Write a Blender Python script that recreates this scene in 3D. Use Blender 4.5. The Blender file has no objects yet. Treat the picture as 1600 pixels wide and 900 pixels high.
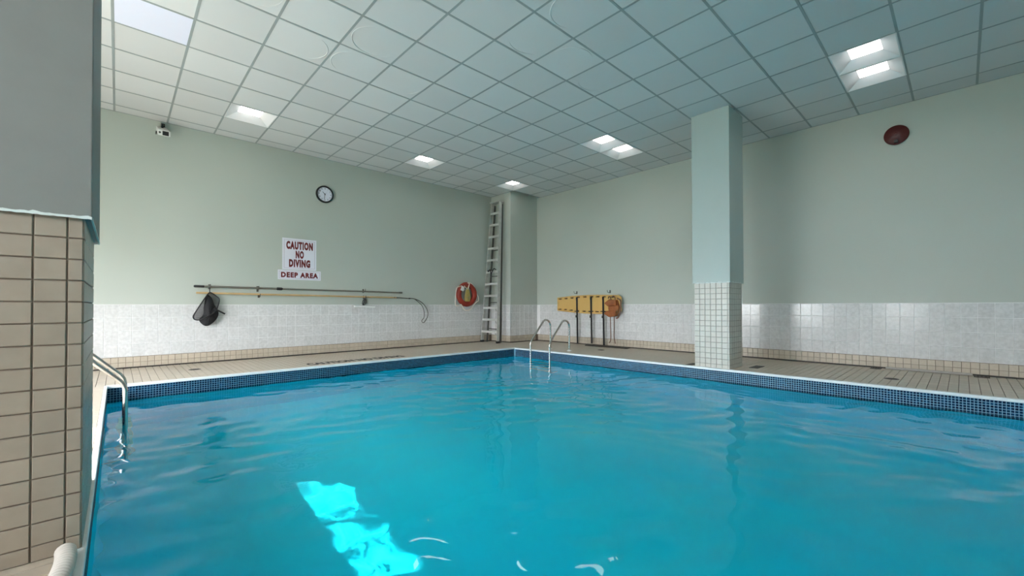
import bpy, math, random
import numpy as np
from mathutils import Vector, Matrix

# ------------------------------------------------------------------ camera, world, sun, exposure
C = bpy.context.scene.collection
sc = bpy.context.scene
EYE = 0.926
YAW, PITCH, ROLL = 0.8148, 0.0108, -0.0018


def make_camera():
    cy, sy = math.cos(YAW), math.sin(YAW)
    f = Vector((cy * math.cos(PITCH), sy * math.cos(PITCH), math.sin(PITCH)))
    r = Vector((sy, -cy, 0.0))
    u = r.cross(f)
    r2 = math.cos(ROLL) * r + math.sin(ROLL) * u
    u2 = -math.sin(ROLL) * r + math.cos(ROLL) * u
    cam = bpy.data.cameras.new('camera')
    cam.sensor_width = 36.0
    cam.lens = 658.82 / 1600 * 36
    cam.shift_x = -5.6 / 1600
    cam.shift_y = 21.26 / 1600
    cam.clip_start = 0.02
    o = bpy.data.objects.new('camera', cam)
    m = Matrix((r2, u2, -f)).transposed().to_4x4()
    m.translation = (0, 0, EYE)
    o.matrix_world = m
    C.objects.link(o)
    sc.camera = o


make_camera()
sc.view_settings.view_transform = 'Standard'
sc.view_settings.look = 'None'
sc.view_settings.gamma = 1.0
sc.view_settings.use_curve_mapping = False
sc.view_settings.exposure = 0.28
cyc = sc.cycles
cyc.max_bounces = 14
cyc.diffuse_bounces = 6
cyc.glossy_bounces = 6
cyc.transmission_bounces = 8
cyc.caustics_reflective = True
cyc.caustics_refractive = True
cyc.blur_glossy = 0.3
cyc.sample_clamp_indirect = 6.0
cyc.use_denoising = True

world = bpy.data.worlds.new('sky')
sc.world = world
world.use_nodes = True
wn, wl = world.node_tree.nodes, world.node_tree.links
wn.clear()
wo = wn.new('ShaderNodeOutputWorld')
wb = wn.new('ShaderNodeBackground')
wt = wn.new('ShaderNodeTexCoord')
ws = wn.new('ShaderNodeSeparateXYZ')
wr = wn.new('ShaderNodeValToRGB')
wl.new(wt.outputs['Generated'], ws.inputs[0])
wm = wn.new('ShaderNodeMath'); wm.operation = 'MULTIPLY_ADD'
wm.inputs[1].default_value = 0.5; wm.inputs[2].default_value = 0.5
wl.new(ws.outputs['Z'], wm.inputs[0])
wl.new(wm.outputs[0], wr.inputs[0])
wr.color_ramp.elements[0].position = 0.46
wr.color_ramp.elements[0].color = (0.40, 0.42, 0.38, 1)
wr.color_ramp.elements[1].position = 0.52
wr.color_ramp.elements[1].color = (0.92, 0.96, 1.0, 1)
wl.new(wr.outputs[0], wb.inputs[0])
wb.inputs[1].default_value = 16.5
wl.new(wb.outputs[0], wo.inputs[0])

SUN_EL = math.radians(47)
sun = bpy.data.lights.new('sun', 'SUN')
sun.energy = 6.0
sun.angle = math.radians(0.6)
sun.color = (1.0, 0.96, 0.90)
sun.cycles.is_caustics_light = True
so = bpy.data.objects.new('sun', sun)
sdir = Vector((0.94 * math.cos(SUN_EL), -0.35 * math.cos(SUN_EL), -math.sin(SUN_EL)))
so.rotation_euler = sdir.to_track_quat('-Z', 'Y').to_euler()
so.location = (-12, 8, 14)
C.objects.link(so)

# ------------------------------------------------------------------ dimensions (metres; X along the left wall, Y towards it)
XR, YL, ZC = 8.262, 8.667, 3.849
XW, YB = -2.0, -4.5                 # window side, rear wall
PX0, PX1, PY0, PY1 = -0.086, 6.414, -3.5, 6.84   # pool inner faces
CW = 0.048                          # coping width
WZ = -0.172                         # water level
random.seed(4)
rng = np.random.default_rng(7)

# ------------------------------------------------------------------ materials
MATS = {}


def mat(name, col, rough=0.5, metal=0.0, noise=None, bump=None, rand=0.0, spec=0.5, emit=None, coat=0.0, alpha=1.0):
    """noise=(scale, amount, colour2); bump=(scale, strength, distance); rand = per-object brightness variation"""
    m = bpy.data.materials.new(name)
    m.use_nodes = True
    n, l = m.node_tree.nodes, m.node_tree.links
    b = n['Principled BSDF']
    b.inputs['Base Color'].default_value = (*col, 1)
    b.inputs['Roughness'].default_value = rough
    b.inputs['Metallic'].default_value = metal
    b.inputs['Specular IOR Level'].default_value = spec
    b.inputs['Coat Weight'].default_value = coat
    b.inputs['Alpha'].default_value = alpha
    src = None
    tc = n.new('ShaderNodeTexCoord')
    geo = n.new('ShaderNodeNewGeometry')
    if noise:
        t = n.new('ShaderNodeTexNoise')
        t.inputs['Scale'].default_value = noise[0]
        t.inputs['Detail'].default_value = 5
        l.new(geo.outputs['Position'], t.inputs['Vector'])
        r = n.new('ShaderNodeValToRGB')
        r.color_ramp.elements[0].position = 0.35
        r.color_ramp.elements[1].position = 0.7
        r.color_ramp.elements[0].color = (*col, 1)
        r.color_ramp.elements[1].color = (*noise[2], 1)
        l.new(t.outputs['Fac'], r.inputs[0])
        mx = n.new('ShaderNodeMix'); mx.data_type = 'RGBA'
        mx.inputs[0].default_value = noise[1]
        mx.inputs[6].default_value = (*col, 1)
        l.new(r.outputs[0], mx.inputs[7])
        src = mx.outputs[2]
    if rand:
        oi = n.new('ShaderNodeObjectInfo')
        mr = n.new('ShaderNodeMapRange')
        mr.inputs[3].default_value = 1 - rand
        mr.inputs[4].default_value = 1 + rand
        l.new(oi.outputs['Random'], mr.inputs[0])
        hs = n.new('ShaderNodeHueSaturation')
        l.new(mr.outputs[0], hs.inputs['Value'])
        if src: l.new(src, hs.inputs['Color'])
        else: hs.inputs['Color'].default_value = (*col, 1)
        src = hs.outputs[0]
    if src: l.new(src, b.inputs['Base Color'])
    if bump:
        t = n.new('ShaderNodeTexNoise')
        t.inputs['Scale'].default_value = bump[0]
        t.inputs['Detail'].default_value = 4
        l.new(geo.outputs['Position'], t.inputs['Vector'])
        bp = n.new('ShaderNodeBump')
        bp.inputs['Strength'].default_value = bump[1]
        bp.inputs['Distance'].default_value = bump[2]
        l.new(t.outputs['Fac'], bp.inputs['Height'])
        l.new(bp.outputs[0], b.inputs['Normal'])
    if emit:
        b.inputs['Emission Color'].default_value = (*emit[0], 1)
        b.inputs['Emission Strength'].default_value = emit[1]
    MATS[name] = m
    return m


M = MATS
mat('wall_paint', (0.455, 0.485, 0.435), 0.62, noise=(0.9, 0.5, (0.42, 0.455, 0.405)), bump=(60, 0.15, 0.002))
mat('column_paint', (0.41, 0.485, 0.465), 0.5, noise=(2.0, 0.4, (0.38, 0.45, 0.43)), bump=(60, 0.12, 0.002))
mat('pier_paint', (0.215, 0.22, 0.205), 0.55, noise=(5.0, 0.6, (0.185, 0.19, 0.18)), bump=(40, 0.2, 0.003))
mat('flaked_paint', (0.66, 0.72, 0.70), 0.6, bump=(80, 0.6, 0.004))
mat('white_tile', (0.655, 0.65, 0.645), 0.13, noise=(26, 0.8, (0.52, 0.515, 0.51)), bump=(22, 0.35, 0.004), rand=0.035)
mat('white_grout', (0.78, 0.775, 0.77), 0.8)
mat('beige_tile', (0.50, 0.43, 0.34), 0.38, noise=(30, 0.5, (0.42, 0.36, 0.285)), bump=(35, 0.12, 0.002), rand=0.06)
mat('deck_tile', (0.56, 0.48, 0.385), 0.34, noise=(22, 0.5, (0.48, 0.40, 0.32)), bump=(25, 0.15, 0.002), rand=0.06)
mat('pier_tile', (0.34, 0.28, 0.22), 0.36, noise=(14, 0.6, (0.285, 0.235, 0.185)), bump=(28, 0.2, 0.002), rand=0.05)
mat('column_tile', (0.52, 0.505, 0.455), 0.34, noise=(14, 0.6, (0.45, 0.44, 0.40)), bump=(28, 0.2, 0.002), rand=0.04)
mat('dark_grout', (0.17, 0.13, 0.10), 0.85, noise=(20, 0.5, (0.23, 0.18, 0.14)))
mat('column_grout', (0.22, 0.20, 0.17), 0.85)
mat('slot', (0.022, 0.018, 0.015), 0.6)
mat('coping', (0.80, 0.83, 0.84), 0.35, noise=(12, 0.4, (0.66, 0.70, 0.72)), bump=(40, 0.2, 0.002))
mat('pool_paint', (0.03, 0.83, 1.0), 0.5, noise=(0.9, 0.6, (0.015, 0.72, 1.0)))
mat('mosaic_grout', (0.26, 0.50, 0.66), 0.8, spec=.2)
mat('ceiling_tile', (0.67, 0.655, 0.65), 0.75, noise=(1.3, 0.4, (0.63, 0.62, 0.62)), bump=(120, 0.15, 0.002), rand=0.05, spec=0.3)
mat('tee', (0.33, 0.35, 0.35), 0.5, noise=(6, 0.4, (0.26, 0.28, 0.28)))
mat('light_housing', (0.78, 0.76, 0.76), 0.35)
mat('lens', (1, 1, 1), 0.4, emit=((1.0, 0.985, 0.97), 9.0))
mat('panel_lens', (0.68, 0.68, 0.80), 0.5, emit=((0.86, 0.86, 1.0), 0.10))
mat('steel', (0.62, 0.60, 0.57), 0.18, metal=1.0)
mat('aluminium', (0.52, 0.52, 0.49), 0.42, metal=0.35, noise=(12, 0.6, (0.36, 0.36, 0.34)))
mat('step_metal', (0.60, 0.60, 0.57), 0.45, metal=0.15)
mat('shaded_aluminium', (0.085, 0.085, 0.08), 0.5, metal=0.3)  # aluminium darkened to paint in the shade on the ladder's rear section
mat('dull_steel', (0.12, 0.115, 0.10), 0.45, metal=0.6)
mat('black', (0.012, 0.012, 0.014), 0.45)
mat('black_strap', (0.007, 0.007, 0.009), 0.75)
mat('white_plastic', (0.78, 0.78, 0.76), 0.35)
mat('sign_white', (0.74, 0.73, 0.80), 0.35)
mat('sign_red', (0.14, 0.010, 0.010), 0.4)
mat('thin_line', (0.38, 0.30, 0.34), 0.5)
mat('clock_face', (0.76, 0.75, 0.84), 0.3)
mat('wood', (0.56, 0.38, 0.18), 0.5, noise=(8, 0.6, (0.44, 0.28, 0.12)))
mat('ring_red', (0.30, 0.030, 0.014), 0.5, noise=(9, 0.6, (0.19, 0.014, 0.009)))
mat('rope', (0.78, 0.68, 0.58), 0.8, bump=(300, 0.4, 0.002))
mat('yellow_rope', (0.52, 0.40, 0.13), 0.8, bump=(300, 0.4, 0.002))
mat('board_yellow', (0.62, 0.38, 0.12), 0.42, noise=(5, 0.3, (0.60, 0.34, 0.085)))
mat('orange_foam', (0.33, 0.10, 0.02), 0.6, noise=(9, 0.7, (0.17, 0.042, 0.012)))
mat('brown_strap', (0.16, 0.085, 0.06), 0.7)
mat('horn_red', (0.085, 0.012, 0.012), 0.4)
mat('pole_grey', (0.20, 0.19, 0.16), 0.35, metal=0.4)
mat('pipe_grey', (0.36, 0.34, 0.31), 0.4)
mat('deck_letters', (0.02, 0.016, 0.014), 0.6)
mat('hose', (0.66, 0.60, 0.54), 0.5)
mat('frame_metal', (0.45, 0.46, 0.46), 0.4, metal=0.5)
mat('netting', (0.012, 0.012, 0.015), 0.8, alpha=0.66)
mat('dark_opening', (0.02, 0.02, 0.02), 0.9)


def mosaic_mat():
    m = mat('mosaic', (0.01, 0.04, 0.12), 0.35, spec=0.12)
    n, l = m.node_tree.nodes, m.node_tree.links
    b = n['Principled BSDF']
    g = n.new('ShaderNodeNewGeometry')
    s = n.new('ShaderNodeVectorMath'); s.operation = 'SCALE'
    s.inputs['Scale'].default_value = 1 / 0.027
    f = n.new('ShaderNodeVectorMath'); f.operation = 'FLOOR'
    w = n.new('ShaderNodeTexWhiteNoise')
    l.new(g.outputs['Position'], s.inputs[0]); l.new(s.outputs[0], f.inputs[0]); l.new(f.outputs[0], w.inputs['Vector'])
    r = n.new('ShaderNodeValToRGB')
    cr = r.color_ramp
    cr.elements[0].color = (0.001, 0.009, 0.032, 1)
    cr.elements[1].color = (0.004, 0.06, 0.15, 1)
    e = cr.elements.new(0.5); e.color = (0.001, 0.020, 0.065, 1)
    e = cr.elements.new(0.9); e.color = (0.002, 0.045, 0.10, 1)
    l.new(w.outputs['Value'], r.inputs[0]); l.new(r.outputs[0], b.inputs['Base Color'])


mosaic_mat()


def water_mat():
    m = bpy.data.materials.new('water')
    m.use_nodes = True
    n, l = m.node_tree.nodes, m.node_tree.links
    n.clear()
    o = n.new('ShaderNodeOutputMaterial')
    t = n.new('ShaderNodeBsdfRefraction')
    t.inputs['Color'].default_value = (0.38, 0.99, 1.0, 1)
    t.inputs['Roughness'].default_value = 0.0
    t.inputs['IOR'].default_value = 1.333
    g = n.new('ShaderNodeBsdfGlossy')
    g.inputs['Roughness'].default_value = 0.0
    fr = n.new('ShaderNodeFresnel'); fr.inputs['IOR'].default_value = 1.20
    mx = n.new('ShaderNodeMixShader')
    l.new(fr.outputs[0], mx.inputs[0]); l.new(t.outputs[0], mx.inputs[1]); l.new(g.outputs[0], mx.inputs[2])
    l.new(mx.outputs[0], o.inputs['Surface'])
    M['water'] = m


water_mat()


# ------------------------------------------------------------------ mesh helpers
class MB:
    def __init__(self):
        self.v, self.f = [], []

    def add(self, vs, fs):
        o = len(self.v)
        self.v += [tuple(x) for x in vs]
        self.f += [tuple(i + o for i in q) for q in fs]
        return self

    def box(self, a, b, bev=0.0):
        x0, y0, z0 = a; x1, y1, z1 = b
        vs = [(x0, y0, z0), (x1, y0, z0), (x1, y1, z0), (x0, y1, z0), (x0, y0, z1), (x1, y0, z1), (x1, y1, z1), (x0, y1, z1)]
        return self.add(vs, [(0, 3, 2, 1), (4, 5, 6, 7), (0, 1, 5, 4), (1, 2, 6, 5), (2, 3, 7, 6), (3, 0, 4, 7)])

    def bar(self, p, q, w, h, up=(0, 0, 1)):
        """rectangular bar from p to q, w across, h along 'up'"""
        p, q = Vector(p), Vector(q)
        d = (q - p).normalized(); up = Vector(up)
        s = d.cross(up).normalized(); t = s.cross(d).normalized()
        vs = []
        for c in (p, q):
            for a, b in ((-1, -1), (1, -1), (1, 1), (-1, 1)):
                vs.append(c + s * (a * w / 2) + t * (b * h / 2))
        return self.add(vs, [(3, 2, 1, 0), (4, 5, 6, 7), (0, 1, 5, 4), (1, 2, 6, 5), (2, 3, 7, 6), (3, 0, 4, 7)])

    def tube(self, pts, r, seg=10, closed=False):
        pts = [Vector(p) for p in pts]
        n = len(pts)
        rs = r if hasattr(r, '__len__') else [r] * n
        d0 = (pts[1] - pts[0]).normalized()
        nrm = d0.orthogonal().normalized()
        vs = []
        for i, p in enumerate(pts):
            if closed: d = (pts[(i + 1) % n] - pts[i - 1]).normalized()
            else: d = (pts[min(i + 1, n - 1)] - pts[max(i - 1, 0)]).normalized()
            nrm = (nrm - d * nrm.dot(d)).normalized()
            bn = d.cross(nrm)
            for k in range(seg):
                a = 2 * math.pi * k / seg
                vs.append(p + (nrm * math.cos(a) + bn * math.sin(a)) * rs[i])
        fs = []
        for i in range(n if closed else n - 1):
            j = (i + 1) % n
            for k in range(seg):
                k2 = (k + 1) % seg
                fs.append((i * seg + k, i * seg + k2, j * seg + k2, j * seg + k))
        if not closed:
            fs.append(tuple(range(seg - 1, -1, -1)))
            fs.append(tuple((n - 1) * seg + k for k in range(seg)))
        return self.add(vs, fs)

    def lathe(self, prof, centre, axis, seg=32):
        """prof: (radius, height along axis)"""
        ax = Vector(axis).normalized(); c = Vector(centre)
        u = ax.orthogonal().normalized(); w = ax.cross(u)
        vs = []
        for r, h in prof:
            for k in range(seg):
                a = 2 * math.pi * k / seg
                vs.append(c + ax * h + (u * math.cos(a) + w * math.sin(a)) * max(r, 1e-5))
        fs = []
        for i in range(len(prof) - 1):
            for k in range(seg):
                k2 = (k + 1) % seg
                fs.append((i * seg + k, i * seg + k2, (i + 1) * seg + k2, (i + 1) * seg + k))
        fs.append(tuple(range(seg - 1, -1, -1)))
        fs.append(tuple((len(prof) - 1) * seg + k for k in range(seg)))
        return self.add(vs, fs)

    def mesh(self, name, m, smooth=False):
        me = bpy.data.meshes.new(name)
        me.from_pydata(self.v, [], self.f)
        me.materials.append(M[m] if isinstance(m, str) else m)
        if smooth:
            me.polygons.foreach_set('use_smooth', [True] * len(me.polygons))
            try: me.set_sharp_from_angle(angle=math.radians(40))
            except Exception: pass
        me.update()
        return me

    def build(self, name, m, parent=None, smooth=False, bevel=0.0, loc=(0, 0, 0)):
        return link(name, self.mesh(name, m, smooth), parent, loc, bevel)


def link(name, me, parent=None, loc=(0, 0, 0), bevel=0.0, rot=(0, 0, 0)):
    o = bpy.data.objects.new(name, me)
    o.location = loc
    o.rotation_euler = rot
    if parent is not None: o.parent = parent
    C.objects.link(o)
    if bevel:
        b = o.modifiers.new('bevel', 'BEVEL')
        b.width = bevel; b.segments = 2; b.limit_method = 'ANGLE'
    return o


def tag(o, label=None, cat=None, group=None, kind=None):
    if label: o['label'] = label
    if cat: o['category'] = cat
    if group: o['group'] = group
    if kind: o['kind'] = kind
    return o


def empty(name, loc=(0, 0, 0), rot=(0, 0, 0), label=None, cat=None, group=None):
    o = bpy.data.objects.new(name, None)
    o.empty_display_size = 0.1
    o.location = loc; o.rotation_euler = rot
    C.objects.link(o)
    return tag(o, label, cat, group)


def copy_tree(o, parent=None):
    c = o.copy(); C.objects.link(c)
    if parent is not None: c.parent = parent
    for ch in [x for x in o.children]: copy_tree(ch, c)
    return c


def smooth_path(pts, n=8, closed=False):
    """Catmull-Rom"""
    P = [Vector(p) for p in pts]
    N = len(P); out = []
    rngi = range(N if closed else N - 1)
    for i in rngi:
        if closed: a, b, c, d = P[i - 1], P[i], P[(i + 1) % N], P[(i + 2) % N]
        else: a, b, c, d = P[max(i - 1, 0)], P[i], P[i + 1], P[min(i + 2, N - 1)]
        for k in range(n):
            t = k / n
            out.append(0.5 * ((2 * b) + (c - a) * t + (2 * a - 5 * b + 4 * c - d) * t * t + (3 * b - a - 3 * c + d) * t ** 3))
    if not closed: out.append(P[-1])
    return out


def arc_path(pts, r, n=6):
    """polyline with rounded corners of radius r"""
    P = [Vector(p) for p in pts]; out = [P[0]]
    for i in range(1, len(P) - 1):
        a = (P[i - 1] - P[i]); b = (P[i + 1] - P[i])
        t = min(r, a.length * .49, b.length * .49)
        s, e = P[i] + a.normalized() * t, P[i] + b.normalized() * t
        for k in range(n + 1):
            q = k / n
            out.append(s * (1 - q) ** 2 + P[i] * 2 * q * (1 - q) + e * q * q)
    out.append(P[-1])
    return out


def text_mesh(name, s, size, m, bold=0.0, sx=1.0, ext=0.001, align='CENTER', spacing=1.0):
    cu = bpy.data.curves.new(name, 'FONT')
    cu.body = s; cu.size = size; cu.offset = bold; cu.extrude = ext
    cu.align_x = align; cu.align_y = 'CENTER'; cu.resolution_u = 3
    cu.space_character = spacing
    t = bpy.data.objects.new(name, cu)
    C.objects.link(t)
    bpy.context.view_layer.update()
    me = bpy.data.meshes.new_from_object(t)
    bpy.data.objects.remove(t)
    me.transform(Matrix.Diagonal((sx, 1, 1, 1)))
    me.materials.clear(); me.materials.append(M[m])
    me.name = name
    return me


def plate_mesh(name, outline, holes, thick, m, bevel=0.004):
    cu = bpy.data.curves.new(name, 'CURVE')
    cu.dimensions = '2D'; cu.fill_mode = 'BOTH'
    cu.extrude = thick / 2 - bevel; cu.bevel_depth = bevel; cu.bevel_resolution = 1
    for loop in [outline] + holes:
        sp = cu.splines.new('POLY'); sp.points.add(len(loop) - 1); sp.use_cyclic_u = True
        for i, (x, y) in enumerate(loop): sp.points[i].co = (x, y, 0, 1)
    t = bpy.data.objects.new(name, cu); C.objects.link(t)
    bpy.context.view_layer.update()
    me = bpy.data.meshes.new_from_object(t)
    bpy.data.objects.remove(t)
    me.materials.clear(); me.materials.append(M[m]); me.name = name
    return me


def tile_mesh(name, w, h, d, m, bev=0.0025):
    """tile standing in its local XY plane, face to +Z, 'w' x 'h', raised 'd' (sloping edge)"""
    a, b = w / 2, h / 2
    vs = [(-a, -b, 0), (a, -b, 0), (a, b, 0), (-a, b, 0), (-a, -b, d - bev), (a, -b, d - bev), (a, b, d - bev), (-a, b, d - bev),
          (-a + bev, -b + bev, d), (a - bev, -b + bev, d), (a - bev, b - bev, d), (-a + bev, b - bev, d)]
    fs = [(8, 9, 10, 11)]
    for i in range(4):
        j = (i + 1) % 4
        fs += [(i, j, 4 + j, 4 + i), (4 + i, 4 + j, 8 + j, 8 + i)]
    return MB().add(vs, fs).mesh(name, m)


R90 = math.pi / 2
FACE_S = (R90, 0, 0)            # tile facing -Y, local x -> +X, local y -> +Z
FACE_W = (R90, 0, -R90)         # facing -X
FACE_E = (R90, 0, R90)          # facing +X
FACE_N = (R90, 0, math.pi)      # facing +Y

# ------------------------------------------------------------------ walls
def structure(o): return tag(o, kind='structure')


def wall_base(name, a, b, m='wall_paint'):
    return structure(MB().box(a, b).build(name, m))


wall_left = wall_base('wall_left', (XW - .2, YL, -.1), (XR + .2, YL + .2, 4.2))
wall_right = wall_base('wall_right', (XR, YB - .2, -.1), (XR + .2, YL, 4.2))
wall_rear = wall_base('wall_rear', (XW - .2, YB - .2, -.1), (XR, YB, 4.2))

# window side: piers between openings, sill and head
wins = [(1.1, 1.7), (3.0, 6.6), (7.1, 7.7)]
SILL, HEAD = 0.25, 1.95
up = [(-2.8, 0.5, 2.04, 3.20), (3.9, 5.4, 2.04, 3.20)]  # first is an unseen opening added so bounced sun brightens the pool
w = MB()
ys = [YB] + [y for a in wins for y in a] + [YL]
w.box((XW - .2, YB, -.1), (XW, YL, SILL))
for i in range(0, len(ys), 2): w.box((XW - .2, ys[i], SILL), (XW, ys[i + 1], HEAD))
w.box((XW - .2, YB, HEAD), (XW, YL, 2.04))
yy = [YB] + [q for a in up for q in (a[0], a[1])] + [YL]
for i in range(0, len(yy), 2): w.box((XW - .2, yy[i], 2.04), (XW, yy[i + 1], 3.20))
w.box((XW - .2, YB, 3.20), (XW, YL, 4.2))
wall_outer = structure(w.build('wall_outer', 'wall_paint'))
k = 1
for (a, b, z0, z1) in [(a, b, SILL, HEAD) for a, b in wins] + up:
    f = MB()
    t = .05
    f.box((XW - .14, a, z0), (XW - .08, a + t, z1)).box((XW - .14, b - t, z0), (XW - .08, b, z1))
    f.box((XW - .14, a, z0), (XW - .08, b, z0 + t)).box((XW - .14, a, z1 - t), (XW - .08, b, z1))
    if b - a > 1.5: f.box((XW - .13, (a + b) / 2 - .025, z0), (XW - .09, (a + b) / 2 + .025, z1))
    structure(f.build('window_%d' % k, 'frame_metal')); k += 1

# corner chase (boxed column in the far corner)
CX, CY = 7.28, 7.91
chase = wall_base('wall_chase', (CX, CY, 0), (XR, YL, ZC + .05))

# ---- wall tiling : individual 8 x 6 inch tiles
TZ0, TZ1 = 0.172, 0.958
rows = 4; th = (TZ1 - TZ0) / rows; tw = 0.1525
wt_mesh = tile_mesh('tile', tw - .006, th - .006, .004, 'white_tile', .002)


def face_tiles(parent, mesh, rot, origin, axis, u0, u1, pw, z0, nrow, ph, lo=None):
    """rows of shared-mesh tiles along an axis ('x'/'y') on a vertical face"""
    n = int((u1 - u0) / pw + 1e-6)
    res = []
    for i in range(n):
        u = u0 + (i + .5) * pw
        for j in range(nrow):
            z = z0 + (j + .5) * ph
            loc = (u, origin, z) if axis == 'x' else (origin, u, z)
            res.append(link('tile', mesh, parent, loc, rot=rot))
    return res


def grout(parent, a, b, m='white_grout', name='grout'):
    return MB().box(a, b).build(name, m, parent)


grout(wall_left, (XW, YL - .004, TZ0), (CX, YL + .01, TZ1 + .004))
face_tiles(wall_left, wt_mesh, FACE_S, YL - .004, 'x', XW + .02, CX - .01, tw, TZ0, rows, th)
grout(wall_right, (XR - .004, YB, TZ0), (XR + .01, CY, TZ1 + .004))
face_tiles(wall_right, wt_mesh, FACE_W, XR - .004, 'y', -1.2, CY - .01, tw, TZ0, rows, th)
grout(chase, (CX - .004, CY - .004, TZ0), (XR, CY + .01, TZ1 + .004))
grout(chase, (CX - .004, CY - .004, TZ0), (CX + .01, YL, TZ1 + .004))
face_tiles(chase, wt_mesh, FACE_W, CX - .004, 'y', CY, YL, tw - .001, TZ0, rows, th)
face_tiles(chase, wt_mesh, FACE_S, CY - .004, 'x', CX, XR, tw + .01, TZ0, rows, th)

# ---- base course of small beige tiles
bt = 0.0825
bt_mesh = tile_mesh('tile', bt - .004, bt - .004, .010, 'beige_tile', .002)


def base(name, a, b): return structure(MB().box(a, b).build(name, 'dark_grout'))


BZ = 0.004
b1 = base('baseboard_left', (XW, YL - .012, 0), (CX, YL, TZ0))
face_tiles(b1, bt_mesh, FACE_S, YL - .012, 'x', -0.9, CX - .02, bt, BZ, 2, bt)
b2 = base('baseboard_right', (XR - .012, YB, 0), (XR, CY, TZ0))
face_tiles(b2, bt_mesh, FACE_W, XR - .012, 'y', -1.3, CY - .02, bt, BZ, 2, bt)
b3 = base('baseboard_chase', (CX - .012, CY - .012, 0), (XR, YL, TZ0))
face_tiles(b3, bt_mesh, FACE_W, CX - .012, 'y', CY - .01, YL - .02, bt, BZ, 2, bt)
face_tiles(b3, bt_mesh, FACE_S, CY - .012, 'x', CX - .01, XR - .02, bt, BZ, 2, bt)

# ------------------------------------------------------------------ floor (deck) round the pool
fl = MB()
ox0, ox1, oy0, oy1 = PX0 - .026, PX1 + CW, PY0 - CW, PY1 + CW
fl.box((XW, oy1, -.3), (XR, YL, -.008)).box((XW, YB, -.3), (XR, oy0, -.008))
fl.box((XW, oy0, -.3), (ox0, oy1, -.008)).box((ox1, oy0, -.3), (XR, oy1, -.008))
floor = structure(fl.build('floor', 'dark_grout'))
dw, dl = 0.0825, 0.2225
cells = []      # (centre x, centre y, size x, size y)
# left deck (between the pool and the left wall): tile length runs along Y
nr = 8; L1 = (YL - .045 - oy1) / nr
for i in range(int((XR - XW) / dw)):
    for j in range(nr):
        cells.append((XW + (i + .5) * dw, oy1 + (j + .5) * L1, 0, L1))
nr2 = 8; L2 = (XR - .045 - ox1) / nr2
for i in range(int((oy1 - YB) / dw)):
    for j in range(nr2):
        cells.append((ox1 + (j + .5) * L2, oy1 - (i + .5) * dw, 1, L2))
nr3 = 8; L3 = (ox0 - XW) / nr3
for i in range(int((oy1 - YB) / dw)):
    for j in range(nr3):
        cells.append((XW + (j + .5) * L3, oy1 - (i + .5) * dw, 1, L3))
cfx, cfy = math.cos(YAW), math.sin(YAW)


def dist_key(c):
    x, y = c[0], c[1]
    f = x * cfx + y * cfy; r = x * cfy - y * cfx
    if f < .3: return 1e9
    u = 805.6 + 658.8 * r / f; v = 478 + 658.8 * EYE / f
    inside = -5 < u < 1610 and v < 905
    if x < ox0 and y > 2.2 and u < 143: inside = False
    if x < -.62 and u < 143: inside = False
    return f if inside else 1e8 + f


cells.sort(key=dist_key)
deck_meshes = {}
stuff = MB()
for n_, (x, y, orient, Ln) in enumerate(cells):
    sx, sy = (dw - .005, Ln - .005) if orient == 0 else (Ln - .005, dw - .005)
    if n_ < 300:
        key = (round(sx, 4), round(sy, 4))
        if key not in deck_meshes: deck_meshes[key] = tile_mesh('tile', sx, sy, .008, 'deck_tile', .0015)
        link('tile', deck_meshes[key], floor, (x, y, -.008))
    else:
        a, b, e = sx / 2, sy / 2, .0015
        dz = 0.0
        stuff.add([(x - a, y - b, -.008), (x + a, y - b, -.008), (x + a, y + b, -.008), (x - a, y + b, -.008),
                   (x - a + e, y - b + e, dz), (x + a - e, y - b + e, dz), (x + a - e, y + b - e, dz), (x - a + e, y + b - e, dz)],
                  [(4, 5, 6, 7), (0, 1, 5, 4), (1, 2, 6, 5), (2, 3, 7, 6), (3, 0, 4, 7)])
tag(stuff.build('deck_tiles', 'deck_tile', floor), kind='stuff')
# slot drain along the foot of the walls
sd = MB()
sd.box((XW, YL - .045, -.02), (CX - .03, YL - .012, .018)).box((XR - .045, YB, -.02), (XR - .012, CY - .03, .018))
sd.box((CX - .045, CY - .045, -.02), (XR - .012, CY - .012, .018)).box((CX - .045, CY - .045, -.02), (CX - .012, YL - .012, .018))
sd.build('slot_drain', 'slot', floor)

# ------------------------------------------------------------------ pool
pool = empty('pool'); structure(pool)
basin = MB()
DZ = -1.6
xs0, xs1, ys0, ys1 = PX0, PX1, PY0, PY1
T = .15
basin.box((xs0 - T, ys0 - T, DZ - T), (xs1 + T, ys1 + T, DZ))
for a, b in (((xs0 - T, ys0 - T, DZ), (xs0 - .004, ys1 + T, -.30)), ((xs1 + .004, ys0 - T, DZ), (xs1 + T, ys1 + T, -.30)),
             ((xs0, ys0 - T, DZ), (xs1, ys0 - .004, -.30)), ((xs0, ys1 + .004, DZ), (xs1, ys1 + T, -.30))): basin.box(a, b)
bo = basin.build('basin', 'pool_paint', pool)
bo.cycles.is_caustics_receiver = True
gb = MB()
for a, b in (((xs0 - T, ys0 - T, -.30), (xs0 - .004, ys1 + T, -.02)), ((xs1 + .004, ys0 - T, -.30), (xs1 + T, ys1 + T, -.02)),
             ((xs0, ys0 - T, -.30), (xs1, ys0 - .004, -.02)), ((xs0, ys1 + .004, -.30), (xs1, ys1 + T, -.02))): gb.box(a, b)
gb.build('tile_bed', 'mosaic_grout', pool)


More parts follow.
